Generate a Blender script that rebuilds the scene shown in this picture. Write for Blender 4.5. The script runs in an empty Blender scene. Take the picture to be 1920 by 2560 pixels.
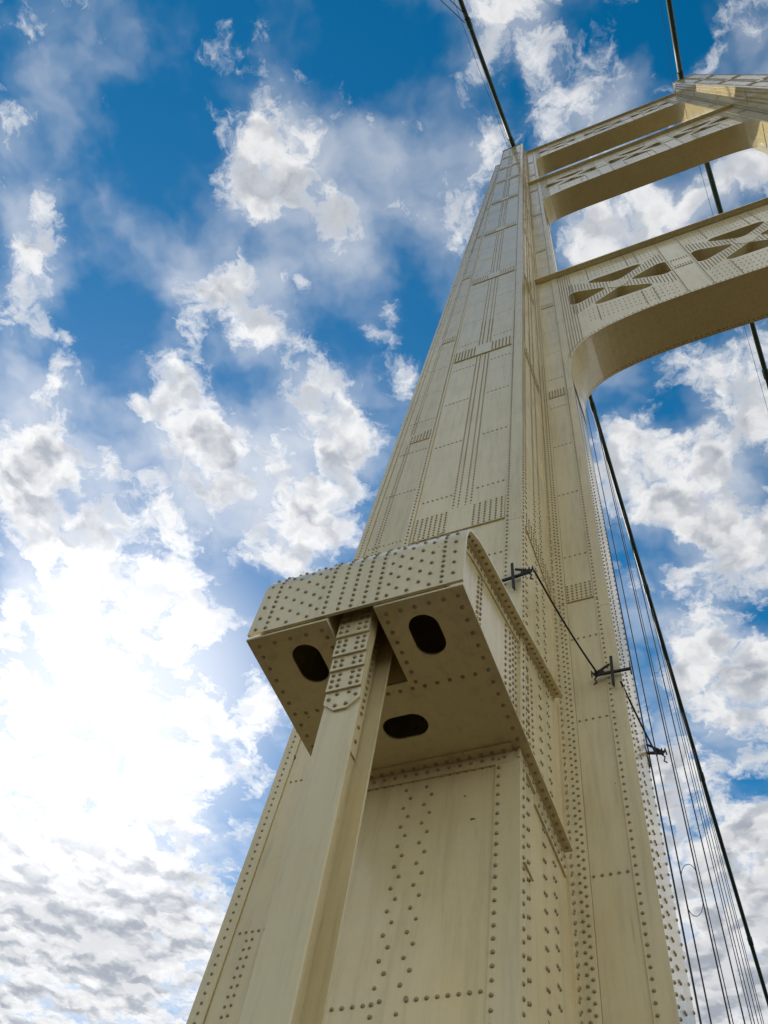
import bpy, bmesh, math, random
import numpy as np
from mathutils import Vector, Matrix, Quaternion
random.seed(7)
S = bpy.context.scene
COL = S.collection
R = math.radians

# ------------------------------------------------------------------ camera
cam_d = bpy.data.cameras.new('camera'); cam = bpy.data.objects.new('camera', cam_d); COL.objects.link(cam)
right = Vector((0.92156, 0.36820, 0.12302)); down = Vector((-0.26936, 0.83471, -0.48047)); fwd = Vector((-0.27953, 0.40963, 0.86841))
cam.matrix_world = Matrix(((right.x, -down.x, -fwd.x, 0), (right.y, -down.y, -fwd.y, 0), (right.z, -down.z, -fwd.z, 0), (0, 0, 0, 1)))
cam_d.sensor_fit = 'VERTICAL'; cam_d.sensor_height = 36.0; cam_d.sensor_width = 27.0
cam_d.lens = 2197.55 / 2560 * 36.0
cam_d.clip_start = 0.05; cam_d.clip_end = 20000
S.camera = cam
GROUND = -1.65

# ------------------------------------------------------------------ sky with clouds
SUN = Vector((-0.5945, 0.4400, 0.6740)).normalized()
sun_elev = math.asin(SUN.z); sun_az = math.atan2(SUN.x, SUN.y)
world = bpy.data.worlds.new('World'); S.world = world; world.use_nodes = True
nt = world.node_tree; nt.nodes.clear()
def nd(tree, typ, **kw):
    n = tree.nodes.new(typ)
    for k, v in kw.items(): setattr(n, k, v)
    return n
class G:
    """tiny node-graph helper"""
    def __init__(s, tree): s.t = tree
    def _in(s, sock, v):
        if v is None: return
        if hasattr(v, 'is_linked') or hasattr(v, 'node'): s.t.links.new(v, sock)
        else: sock.default_value = v
    def m(s, op, a, b=None, c=None, clamp=False):
        n = nd(s.t, 'ShaderNodeMath', operation=op, use_clamp=clamp)
        for i, v in enumerate((a, b, c)): s._in(n.inputs[i], v)
        return n.outputs[0]
    def v(s, op, a, b=None):
        n = nd(s.t, 'ShaderNodeVectorMath', operation=op); s._in(n.inputs[0], a); s._in(n.inputs[1], b)
        return n.outputs['Value'] if op in ('DISTANCE', 'DOT_PRODUCT', 'LENGTH') else n.outputs[0]
    def rng(s, x, a, b, c=0.0, d=1.0, smooth=True):
        n = nd(s.t, 'ShaderNodeMapRange', interpolation_type='SMOOTHSTEP' if smooth else 'LINEAR')
        s._in(n.inputs[0], x)
        for i, q in enumerate((a, b, c, d)): s._in(n.inputs[i + 1], q)
        return n.outputs[0]
    def noise(s, vec, scale, detail=8, rough=.55, lac=2.0, dist=0.0, col=False):
        n = nd(s.t, 'ShaderNodeTexNoise'); s._in(n.inputs['Vector'], vec)
        n.inputs['Scale'].default_value = scale; n.inputs['Detail'].default_value = detail
        n.inputs['Roughness'].default_value = rough; n.inputs['Lacunarity'].default_value = lac; n.inputs['Distortion'].default_value = dist
        return n.outputs['Color' if col else 'Fac']
    def mix(s, f, a, b, blend='MIX'):
        n = nd(s.t, 'ShaderNodeMix', data_type='RGBA', blend_type=blend)
        s._in(n.inputs[0], f); s._in(n.inputs[6], a); s._in(n.inputs[7], b)
        return n.outputs[2]
    def scale(s, a, f):
        n = nd(s.t, 'ShaderNodeVectorMath', operation='SCALE'); s._in(n.inputs[0], a); s._in(n.inputs['Scale'], f)
        return n.outputs[0]
    def xyz(s, x, y, z):
        n = nd(s.t, 'ShaderNodeCombineXYZ')
        for i, q in enumerate((x, y, z)): s._in(n.inputs[i], q)
        return n.outputs[0]
g = G(nt)
sky = nd(nt, 'ShaderNodeTexSky', sky_type='NISHITA', sun_disc=False)
sky.sun_elevation = sun_elev; sky.sun_rotation = sun_az
sky.air_density = 1.0; sky.dust_density = 0.2; sky.ozone_density = 1.6; sky.altitude = 100
tc = nd(nt, 'ShaderNodeTexCoord'); D = tc.outputs['Generated']
sep = nd(nt, 'ShaderNodeSeparateXYZ'); nt.links.new(D, sep.inputs[0])
zc = g.m('MAXIMUM', sep.outputs[2], 0.06)
UV = g.xyz(g.m('DIVIDE', sep.outputs[0], zc), g.m('DIVIDE', sep.outputs[1], zc), 0.0)
# cloud banks of the layer overhead: (x, y on the layer, radius, weight)
BLOBS = [(-0.258,0.03,0.072,0.5),(-0.24,0.131,0.04,0.38),(-0.308,0.051,0.048,0.35),(-0.153,0.049,0.037,0.3),(-0.59,0.031,0.044,0.5),(-0.573,-0.03,0.043,0.45),(-0.536,-0.103,0.027,0.35),(-0.663,0.078,0.037,0.4),(-0.375,0.155,0.053,0.5),(-0.432,0.119,0.039,0.3),(-0.378,0.206,0.035,0.35),(-0.479,0.186,0.041,0.35),(-0.52,0.25,0.065,0.5),(-0.514,0.329,0.068,0.5),(-0.577,0.389,0.054,0.4),(-0.346,0.315,0.063,0.5),(-0.401,0.415,0.073,0.55),(-0.468,0.457,0.077,0.5),(-0.319,0.382,0.038,0.35),(-0.702,0.223,0.075,0.55),(-0.792,0.3,0.081,0.55),(-0.704,0.342,0.067,0.45),(-0.767,0.467,0.133,0.5),(-0.907,0.637,0.229,0.50),(-0.649,0.562,0.073,0.45),(-0.912,0.813,0.206,0.42),(-0.698,0.738,0.067,0.3),(-1.177,1.002,0.293,0.46),(-1.054,1.201,0.203,0.42),(-1.429,1.289,0.234,0.42),(-0.606,0.722,0.043,0.45),(-0.077,0.112,0.037,0.45),(-0.12,0.157,0.039,0.4),(-0.046,0.086,0.028,0.3),(-0.238,0.313,0.045,0.35),(-0.23,0.242,0.029,0.2),(0.004,0.0,0.044,0.5),(0.022,0.033,0.026,0.3),(0.043,0.104,0.047,0.4),(0.088,0.102,0.03,0.3),(0.21,0.075,0.032,0.25),(0.075,0.221,0.071,0.5),(0.178,0.218,0.044,0.6),(0.021,0.228,0.038,0.35),(-0.009,0.48,0.055,0.5),(-0.031,0.566,0.043,0.45),(0.119,0.474,0.081,0.7),(0.047,0.573,0.057,0.45),(0.09,0.647,0.091,0.6),(0.003,0.819,0.085,0.6),(0.061,0.872,0.08,0.55),(-0.095,1.025,0.091,0.55),(-0.012,1.223,0.15,0.6),(-0.128,1.449,0.172,0.65),(-0.423,-0.015,0.085,-0.45),(-0.524,0.046,0.058,-0.4),(-0.133,-0.012,0.086,-0.4),(-0.639,0.244,0.034,-0.3),(-0.531,0.125,0.066,-0.3),(-0.182,0.171,0.036,-0.35),(-0.339,0.095,0.032,-0.25),(-0.424,0.243,0.031,-0.3),(-0.543,0.535,0.038,-0.35),(-0.61,0.618,0.041,-0.3),(0.062,0.443,0.034,-0.55),(0.014,0.629,0.033,-0.4),(-0.057,0.795,0.043,-0.35),(0.093,0.783,0.04,-0.35),(0.035,1.067,0.041,-0.4),(0.124,0.189,0.032,-0.35),(0.139,0.054,0.04,-0.4),(-0.726,0.554,0.027,-0.35),(-0.755,0.655,0.036,-0.3),(-0.797,0.918,0.05,-0.2),(-0.295,0.235,0.034,-0.25),(-0.186,0.258,0.038,-0.2),(-0.341,-0.114,0.06,-0.15),(0.30,0.95,0.25,0.6),(0.24,1.35,0.22,0.55),(0.42,0.62,0.18,0.45)]
warp = g.v('SUBTRACT', g.noise(UV, 16.0, 5, .6, col=True), (0.5, 0.5, 0.5))
UVW = g.v('MULTIPLY', g.v('ADD', UV, g.scale(warp, .055)), (1, 1, 0))
cov = None
sw = nd(nt, 'ShaderNodeSeparateXYZ'); nt.links.new(UVW, sw.inputs[0])
U3 = g.xyz(sw.outputs[0], sw.outputs[0], sw.outputs[0]); V3 = g.xyz(sw.outputs[1], sw.outputs[1], sw.outputs[1])
def v3(op, a, b, c):
    n = nd(nt, 'ShaderNodeVectorMath', operation=op)
    for i, q in enumerate((a, b, c)): g._in(n.inputs[i], q)
    return n.outputs[0]
while len(BLOBS) % 3: BLOBS.append((9, 9, .1, 0.0))
for i in range(0, len(BLOBS), 3):          # three banks at a time, one in each vector channel
    t3 = BLOBS[i:i + 3]
    du = g.v('SUBTRACT', U3, tuple(t[0] for t in t3)); dv = g.v('SUBTRACT', V3, tuple(t[1] for t in t3))
    d2 = v3('MULTIPLY_ADD', du, du, g.v('MULTIPLY', dv, dv))
    f = g.v('MAXIMUM', v3('MULTIPLY_ADD', d2, tuple(-1 / (t[2] * 1.55) ** 2 for t in t3), (1, 1, 1)), (0, 0, 0))
    w = g.v('DOT_PRODUCT', g.v('MULTIPLY', f, f), tuple(t[3] for t in t3))
    cov = w if cov is None else g.m('ADD', cov, w)
big = g.noise(UV, 2.3, 4, .55)
# beyond the banks above the cover goes on as broken cloud
rad = g.v('DISTANCE', UV, (-0.45, 0.5, 0))
covfar = g.m('MULTIPLY', g.rng(big, .36, .60, -.05, .62), g.rng(rad, .62, 1.05))
cov = g.m('ADD', g.m('MINIMUM', cov, 0.62), covfar)
def billow(vec, det=7.0):
    v = nd(nt, 'ShaderNodeTexVoronoi', feature='F1', voronoi_dimensions='2D'); nt.links.new(vec, v.inputs['Vector'])
    v.inputs['Scale'].default_value = 15.0; v.inputs['Detail'].default_value = 2.0; v.inputs['Roughness'].default_value = .5;
    v.normalize = True
    return g.m('ADD', g.m('MULTIPLY', g.m('SUBTRACT', .34, v.outputs['Distance']), .75), g.m('MULTIPLY', g.m('SUBTRACT', g.noise(vec, 13.5, det, .62), .5), 2.0))
nb = billow(UVW)
wisp = g.m('MULTIPLY', g.m('SUBTRACT', g.noise(UVW, 75.0, 4, .65), .5), .5)
n = g.m('ADD', nb, wisp)
dens = g.m('ADD', g.m('SUBTRACT', cov, .20), n)
alpha = g.rng(dens, -0.14, 0.46)
veil = g.m('MULTIPLY', g.rng(g.m('ADD', g.noise(UVW, 5.0, 4, .6), g.m('MULTIPLY', cov, .30)), .39, .82), .60)
alpha = g.m('MAXIMUM', alpha, veil)
cs = g.v('DOT_PRODUCT', D, tuple(SUN))
glow = g.rng(cs, .974, .9999)
glow2 = g.rng(cs, .80, .99)
# side of each billow turned to the sun is bright, the far side and the thick middle grey
SUV = (SUN.x / SUN.z, SUN.y / SUN.z, 0)
tow = g.scale(g.v('NORMALIZE', g.v('SUBTRACT', SUV, UV)), .022)
low = lambda v_: g.noise(v_, 11.0, 3.5, .5)
away = g.rng(g.m('SUBTRACT', low(g.v('ADD', UVW, tow)), low(UVW)), -.06, .10)
thick = g.rng(g.m('ADD', dens, g.m('MULTIPLY', g.m('SUBTRACT', g.noise(UVW, 30.0, 3, .55), .5), .9)), .15, .9)
grey = g.m('MULTIPLY', g.m('ADD', g.m('MULTIPLY', away, .55), g.m('MULTIPLY', thick, .40)), g.m('MULTIPLY', g.rng(dens, .05, .4), g.m('SUBTRACT', 1.0, g.m('MULTIPLY', glow, .5))))
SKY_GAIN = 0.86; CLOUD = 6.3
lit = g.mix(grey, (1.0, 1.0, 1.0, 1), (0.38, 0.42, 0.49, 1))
bright = g.m('MULTIPLY', g.m('ADD', g.m('ADD', g.rng(cs, .1, -.6, 1.0, 1.8), g.m('MULTIPLY', glow2, .15)), g.m('MULTIPLY', glow, .45)), CLOUD)  # unseen clouds opposite the sun get added brightness to light the steel fronts
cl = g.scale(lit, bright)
hsv = nd(nt, 'ShaderNodeHueSaturation'); hsv.inputs['Saturation'].default_value = 1.45; hsv.inputs['Hue'].default_value = .487; hsv.inputs['Value'].default_value = SKY_GAIN
nt.links.new(sky.outputs[0], hsv.inputs['Color'])
skyc = hsv.outputs[0]
alpha = g.m('MAXIMUM', alpha, g.m('MULTIPLY', glow, .5))
# towards the horizon the broken cloud closes up
alpha = g.m('MAXIMUM', alpha, g.rng(sep.outputs[2], .40, .08, 0.0, .8))
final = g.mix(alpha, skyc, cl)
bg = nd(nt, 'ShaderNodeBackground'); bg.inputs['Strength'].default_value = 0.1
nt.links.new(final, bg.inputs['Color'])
wo = nd(nt, 'ShaderNodeOutputWorld'); nt.links.new(bg.outputs[0], wo.inputs[0])
world.cycles.sampling_method = 'MANUAL'; world.cycles.sample_map_resolution = 512

sun_d = bpy.data.lights.new('sun', 'SUN'); sun_d.energy = 2.6; sun_d.angle = R(1.5); sun_d.color = (1.0, .88, .68)
sun = bpy.data.objects.new('sun', sun_d); COL.objects.link(sun); sun.location = (-40, 30, 80)
sun.rotation_euler = SUN.to_track_quat('Z', 'Y').to_euler()
S.view_settings.view_transform = 'Standard'; S.view_settings.look = 'None'
S.view_settings.exposure = 0.52; S.view_settings.gamma = 1.0; S.view_settings.use_curve_mapping = False

# ------------------------------------------------------------------ materials
def new_mat(name):
    m = bpy.data.materials.new(name); m.use_nodes = True; t = m.node_tree; t.nodes.clear()
    b = nd(t, 'ShaderNodeBsdfPrincipled'); o = nd(t, 'ShaderNodeOutputMaterial'); t.links.new(b.outputs[0], o.inputs[0])
    return m, G(t), b
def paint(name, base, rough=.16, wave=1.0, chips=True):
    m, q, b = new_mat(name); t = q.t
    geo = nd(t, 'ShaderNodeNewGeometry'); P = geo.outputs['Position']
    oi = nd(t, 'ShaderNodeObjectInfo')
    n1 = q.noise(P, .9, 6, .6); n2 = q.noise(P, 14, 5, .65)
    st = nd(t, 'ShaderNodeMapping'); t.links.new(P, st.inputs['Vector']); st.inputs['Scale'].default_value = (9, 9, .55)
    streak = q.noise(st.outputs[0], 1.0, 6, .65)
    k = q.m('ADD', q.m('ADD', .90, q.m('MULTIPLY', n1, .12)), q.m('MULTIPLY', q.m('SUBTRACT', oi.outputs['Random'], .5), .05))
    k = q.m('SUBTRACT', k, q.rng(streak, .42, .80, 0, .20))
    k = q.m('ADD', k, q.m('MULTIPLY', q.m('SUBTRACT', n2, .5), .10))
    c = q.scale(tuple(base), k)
    # warm staining
    c = q.mix(q.rng(q.noise(P, 1.3, 5, .6), .35, .9, 0, .38), c, (base[0]*.82, base[1]*.70, base[2]*.50, 1))
    sn = nd(t, 'ShaderNodeMapping'); t.links.new(P, sn.inputs['Vector']); sn.inputs['Scale'].default_value = (16, 16, 1.3)
    c = q.mix(q.rng(q.noise(sn.outputs[0], 1.0, 4, .6), .62, .80, 0, .28), c, (.30, .17, .07, 1))
    if chips:
        ch = q.rng(q.noise(P, 5.2, 4, .55, dist=1.2), .735, .745)
        c = q.mix(q.m('MULTIPLY', ch, .85), c, (.06, .035, .02, 1))
    t.links.new(c, b.inputs['Base Color'])
    t.links.new(q.rng(n1, .3, .7, rough - .05, rough + .09), b.inputs['Roughness'])
    b.inputs['IOR'].default_value = 1.58
    bp1 = nd(t, 'ShaderNodeBump'); bp1.inputs['Strength'].default_value = .24 * wave; bp1.inputs['Distance'].default_value = .05
    t.links.new(q.noise(P, 1.15, 2, .5), bp1.inputs['Height'])
    bp2 = nd(t, 'ShaderNodeBump'); bp2.inputs['Strength'].default_value = .22; bp2.inputs['Distance'].default_value = .004
    t.links.new(q.noise(P, 70, 4, .6), bp2.inputs['Height']); t.links.new(bp1.outputs[0], bp2.inputs['Normal'])
    t.links.new(bp2.outputs[0], b.inputs['Normal'])
    return m
IVORY = (.78, .67, .385)
M_PAINT = paint('ivory_steel_paint', IVORY)
M_RIVET = paint('ivory_rivet_shaded', (.36, .285, .145), .35, 0.0, False)  # same ivory darkened: shade on the rivet undersides put into the colour
def plain(name, col, rough=.6, metal=0, var=.25, scale=20, bump=.0):
    m, q, b = new_mat(name); t = q.t
    P = nd(t, 'ShaderNodeNewGeometry').outputs['Position']
    n1 = q.noise(P, scale, 6, .6)
    c = q.scale(tuple(col), q.rng(n1, .25, .75, 1 - var, 1 + var))
    t.links.new(c, b.inputs['Base Color']); b.inputs['Roughness'].default_value = rough; b.inputs['Metallic'].default_value = metal
    if bump:
        bp = nd(t, 'ShaderNodeBump'); bp.inputs['Strength'].default_value = .4; bp.inputs['Distance'].default_value = bump
        t.links.new(n1, bp.inputs['Height']); t.links.new(bp.outputs[0], b.inputs['Normal'])
    return m
M_CABLE = plain('green_cable_wrapping', (.028, .062, .048), .5, 0, .3, 6, .004)
M_ROPE = plain('dark_wire_rope', (.022, .024, .025), .85, 0, .3, 40)
M_BLACK = plain('black_iron', (.018, .015, .013), .55, .2, .4, 30, .002)
M_RUST = plain('rusty_iron', (.035, .018, .014), .75, 0, .5, 25, .003)
M_ROAD = plain('road_surface', (.028, .0135, .004), .85, 0, .25, 3, .003)
M_WATER = plain('lake_water', (.012, .013, .010), .6, 0, .2, .05)

M_WATER.node_tree.nodes['Principled BSDF'].inputs['Specular IOR Level'].default_value = .2

# ------------------------------------------------------------------ mesh helpers
class MB:
    def __init__(s): s.v = []; s.f = []
    def add(s, vs, fs):
        b = len(s.v); s.v += [tuple(p) for p in vs]; s.f += [tuple(i + b for i in f) for f in fs]; return s
    def hexa(s, p):   # 8 points: 4 of one side, 4 of the other
        return s.add(p, [(3, 2, 1, 0), (4, 5, 6, 7), (0, 1, 5, 4), (1, 2, 6, 5), (2, 3, 7, 6), (3, 0, 4, 7)])
    def box(s, a, b):
        x0, y0, z0 = a; x1, y1, z1 = b
        return s.hexa([(x0, y0, z0), (x1, y0, z0), (x1, y1, z0), (x0, y1, z0), (x0, y0, z1), (x1, y0, z1), (x1, y1, z1), (x0, y1, z1)])
    def bar(s, a, b, w, h=None, up=(0, 0, 1)):
        a = Vector(a); b = Vector(b); h = h or w; d = (b - a).normalized(); u = Vector(up)
        if abs(d.dot(u)) > .95: u = Vector((0, 1, 0))
        r = d.cross(u).normalized() * (w / 2); u = r.cross(d).normalized() * (h / 2)
        return s.hexa([a - r - u, a + r - u, a + r + u, a - r + u, b - r - u, b + r - u, b + r + u, b - r + u])
    def tube(s, pts, r, n=8, cap=True):
        pts = [Vector(p) for p in pts]; rs = r if isinstance(r, (list, tuple)) else [r] * len(pts)
        base = len(s.v); prev = None
        for i, p in enumerate(pts):
            d = (pts[min(i + 1, len(pts) - 1)] - pts[max(i - 1, 0)]).normalized()
            u = prev if prev is not None else (Vector((1, 0, 0)) if abs(d.x) < .8 else Vector((0, 0, 1)))
            u = (u - d * u.dot(d)).normalized(); prev = u; w = d.cross(u)
            for k in range(n):
                a = 2 * math.pi * k / n; s.v.append(tuple(p + (u * math.cos(a) + w * math.sin(a)) * rs[i]))
        for i in range(len(pts) - 1):
            for k in range(n):
                k2 = (k + 1) % n
                s.f.append((base + i * n + k, base + i * n + k2, base + (i + 1) * n + k2, base + (i + 1) * n + k))
        if cap:
            s.f.append(tuple(base + k for k in reversed(range(n)))); s.f.append(tuple(base + (len(pts) - 1) * n + k for k in range(n)))
        return s
    def prism(s, poly, x0, x1):   # polygon in (y, z) swept along x
        k = len(poly)
        return s.add([(x0, y, z) for y, z in poly] + [(x1, y, z) for y, z in poly],
                     [tuple(range(k)), tuple(reversed(range(k, 2 * k)))] + [(i, i + k, (i + 1) % k + k, (i + 1) % k) for i in range(k)])
    def mesh(s, name, smooth=False):
        me = bpy.data.meshes.new(name); me.from_pydata(s.v, [], s.f)
        bm = bmesh.new(); bm.from_mesh(me); bmesh.ops.recalc_face_normals(bm, faces=bm.faces); bm.to_mesh(me); bm.free()
        if smooth: me.polygons.foreach_set('use_smooth', [True] * len(me.polygons))
        return me
    def build(s, name, mat, parent=None, smooth=False, bevel=0):
        me = s.mesh(name, smooth); return link(name, me, mat, parent, bevel)
def link(name, me, mat, parent=None, bevel=0):
    if mat and not me.materials: me.materials.append(mat)
    o = bpy.data.objects.new(name, me); COL.objects.link(o); o.parent = parent
    if bevel:
        b = o.modifiers.new('bevel', 'BEVEL'); b.width = bevel; b.segments = 2; b.limit_method = 'ANGLE'; b.angle_limit = R(50)
    return o
def tag(o, label, cat, group=None):
    o['label'] = label; o['category'] = cat
    if group: o['group'] = group
    return o
def empty(name, loc):
    o = bpy.data.objects.new(name, None); COL.objects.link(o); o.location = loc; o.empty_display_size = .3; return o
def rivet_template(seg, rings):
    v = []; f = []
    for j in range(rings):
        a = (math.pi / 2) * (j / rings) * .96
        for k in range(seg): v.append((math.cos(a) * math.cos(2*math.pi*k/seg), math.cos(a) * math.sin(2*math.pi*k/seg), math.sin(a) * .92))
    v.append((0, 0, .92))
    for j in range(rings - 1):
        for k in range(seg):
            k2 = (k + 1) % seg; f.append((j*seg+k, j*seg+k2, (j+1)*seg+k2, (j+1)*seg+k))
    for k in range(seg): f.append(((rings-1)*seg+k, (rings-1)*seg+(k+1) % seg, rings*seg))
    return np.array(v), f
def frame_of(n):
    n = Vector(n).normalized(); u = Vector((1, 0, 0)) if abs(n.x) < .8 else Vector((0, 1, 0))
    u = (u - n * u.dot(n)).normalized(); return u, n.cross(u), n
def rivet_field(name, riv, parent, r, near=11.0):
    """all remaining rivets of one part, joined; riv: list of (pos, normal)"""
    if not riv: return None
    V = []; F = []; nb = 0
    hi = rivet_template(8, 3); mid = rivet_template(6, 2); lo = rivet_template(5, 1)
    P = np.array([p for p, _ in riv]); N = [tuple(round(c, 4) for c in nn) for _, nn in riv]
    dist = np.linalg.norm(P, axis=1); fr = {}
    for p, nn, d in zip(P, N, dist):
        tv, tf = hi if d < near else (mid if d < 26 else lo)
        if nn not in fr: fr[nn] = np.array([list(c) for c in frame_of(nn)])
        rr = r * (1.0 + .06 * (random.random() - .5))
        V.append(tv * rr @ fr[nn] + p); F += [tuple(i + nb for i in f) for f in tf]; nb += len(tv)
    me = bpy.data.meshes.new(name); me.from_pydata(np.concatenate(V).tolist(), [], F)
    me.polygons.foreach_set('use_smooth', [True] * len(me.polygons))
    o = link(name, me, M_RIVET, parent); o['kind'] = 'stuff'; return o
_tv, _tf = rivet_template(10, 3)
RIVET_ME = bpy.data.meshes.new('rivet'); RIVET_ME.from_pydata((_tv).tolist(), [], _tf)
RIVET_ME.polygons.foreach_set('use_smooth', [True] * len(RIVET_ME.polygons)); RIVET_ME.materials.append(M_RIVET)
def rivets_single(riv, parent, r):
    for p, nn in riv:
        o = bpy.data.objects.new('rivet', RIVET_ME); COL.objects.link(o); o.parent = parent
        o.location = p; o.rotation_mode = 'QUATERNION'; o.rotation_quaternion = Vector(nn).to_track_quat('Z', 'Y')
        j = r * random.uniform(.93, 1.07); o.scale = (j, j * random.uniform(.96, 1.04), r * random.uniform(.85, 1.1))
def fill_shape(outer, holes, thick):
    """flat plate with real openings: 2D outlines -> mesh in x,y with z = 0..thick"""
    cu = bpy.data.curves.new('outline', 'CURVE'); cu.dimensions = '2D'; cu.fill_mode = 'BOTH'; cu.extrude = thick / 2
    for loop in [outer] + holes:
        sp = cu.splines.new('POLY'); sp.points.add(len(loop) - 1)
        for i, (x, y) in enumerate(loop): sp.points[i].co = (x, y, 0, 1)
        sp.use_cyclic_u = True
    ob = bpy.data.objects.new('outline', cu)
    COL.objects.link(ob); dg = bpy.context.evaluated_depsgraph_get(); dg.update()
    me = bpy.data.meshes.new_from_object(ob.evaluated_get(dg)); bpy.data.objects.remove(ob); bpy.data.curves.remove(cu)
    bm = bmesh.new(); bm.from_mesh(me); bmesh.ops.remove_doubles(bm, verts=bm.verts, dist=1e-4)
    bmesh.ops.recalc_face_normals(bm, faces=bm.faces); bm.to_mesh(me); bm.free()
    return me
def rounded(poly, r, seg=5):
    out = []; n = len(poly)
    for i in range(n):
        p = Vector(poly[i]); a = Vector(poly[i - 1]) - p; b = Vector(poly[(i + 1) % n]) - p
        an = a.angle(b); d = min(r / math.tan(an / 2), a.length * .45, b.length * .45); rr = d * math.tan(an / 2)
        a.normalize(); b.normalize(); c = p + (a + b).normalized() * (rr / math.sin(an / 2))
        s0 = p + a * d - c; s1 = p + b * d - c; tot = s0.angle_signed(s1)
        for k in range(seg + 1):
            q = s0.copy(); q.rotate(Matrix.Rotation(-tot * k / seg, 2)); out.append((c.x + q.x, c.y + q.y))
    return out
def stadium(cx, cy, lx, ly, seg=10):
    out = []
    if lx >= ly:
        h = ly / 2; e = lx / 2 - h
        for k in range(seg + 1): a = -math.pi/2 + math.pi*k/seg; out.append((cx + e + h*math.cos(a), cy + h*math.sin(a)))
        for k in range(seg + 1): a = math.pi/2 + math.pi*k/seg; out.append((cx - e + h*math.cos(a), cy + h*math.sin(a)))
    else:
        h = lx / 2; e = ly / 2 - h
        for k in range(seg + 1): a = math.pi*k/seg; out.append((cx + h*math.cos(a), cy + e + h*math.sin(a)))
        for k in range(seg + 1): a = math.pi + math.pi*k/seg; out.append((cx + h*math.cos(a), cy - e + h*math.sin(a)))
    return out
def fr(a, b, step):
    n = max(1, int(round((b - a) / step))); return [a + (b - a) * i / n for i in range(n + 1)]

# ------------------------------------------------------------------ ground (never in view; it lights the undersides)
def structure(o): o['kind'] = 'structure'; return o
structure(MB().box((-9, -260, GROUND - .6), (20, 320, GROUND)).build('road_deck', M_ROAD))
structure(MB().add([(-9000, -9000, -48), (9000, -9000, -48), (9000, 9000, -48), (-9000, 9000, -48)], [(0, 1, 2, 3)]).build('water', M_WATER))

# ------------------------------------------------------------------ tower geometry
XL, XR, XI = -3.75, -1.84, -1.00        # pilaster left and right edge, inner edge of the right wing
MID = 5.33; ZT = 92.0                   # middle of the bridge, top of the tower
YF = lambda z: 6.0 + .0463 * (z - 6.5)
YW = lambda z: 7.9 + .0365 * (z - 6.5)
YB = lambda z: 9.45 + .0365 * (z - 6.5)
XO = lambda z: -6.15 + .0152 * (z - 6.5)
def face_pt(fc, u, z, off=0.0):
    if fc == 'F': return (u, YF(z) - off, z)
    if fc == 'W': return (u, YW(z) - off, z)
    if fc == 'S': return (XR + off, YF(z) + u, z)         # u = depth behind the front face
    if fc == 'SB': return (XR + off, YW(z) - u, z)        # u = distance before the re-entrant corner
    if fc == 'I': return (XI + off, YW(z) + u, z)
    if fc == 'O': return (XO(z) + u, YW(z) - off, z)      # left wing, u from its outer edge
NRM = {'F': (0, -1, .0463), 'W': (0, -1, .0365), 'O': (0, -1, .0365), 'S': (1, 0, 0), 'SB': (1, 0, 0), 'I': (1, 0, 0)}
tower = empty('bridge_tower', (2.0, 9.5, GROUND))
tag(tower, 'tall ivory riveted steel suspension bridge tower with two legs and pierced cross struts', 'bridge tower')
OFFS = (-2.0, -9.5, -GROUND)
def part(o): o.location = OFFS; return o
# near leg: a cruciform shaft
leg_mb = MB()
sec = lambda z: [(XL, YF(z)), (XR, YF(z)), (XR, YW(z)), (XI, YW(z)), (XI, YB(z)), (XR, YB(z)), (XR, YB(z)+1.0), (XL, YB(z)+1.0), (XL, YB(z)), (XO(z), YB(z)), (XO(z), YW(z)), (XL, YW(z))]
a0 = sec(GROUND); a1 = sec(ZT); k = len(a0)
leg_mb.add([(x, y, GROUND) for x, y in a0] + [(x, y, ZT) for x, y in a1],
           [tuple(range(k)), tuple(range(k, 2*k))] + [(i, (i+1) % k, (i+1) % k + k, i + k) for i in range(k)])
leg = part(leg_mb.build('leg', M_PAINT, tower)); leg['label'] = 'near tower leg rising behind the bracket and steel post'
def plate(fc, u0, u1, z0, z1, t0, t1, name, col=None):
    m = MB(); m.hexa([face_pt(fc, u0, z0, t0), face_pt(fc, u1, z0, t0), face_pt(fc, u1, z1, t0), face_pt(fc, u0, z1, t0),
                      face_pt(fc, u0, z0, t1), face_pt(fc, u1, z0, t1), face_pt(fc, u1, z1, t1), face_pt(fc, u0, z1, t1)])
    o = m.build(name, M_PAINT, leg); (col if col is not None else upper).append(o) if z1 > 52 else None
    return o
upper = []                                # pieces that the far leg repeats
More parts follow.
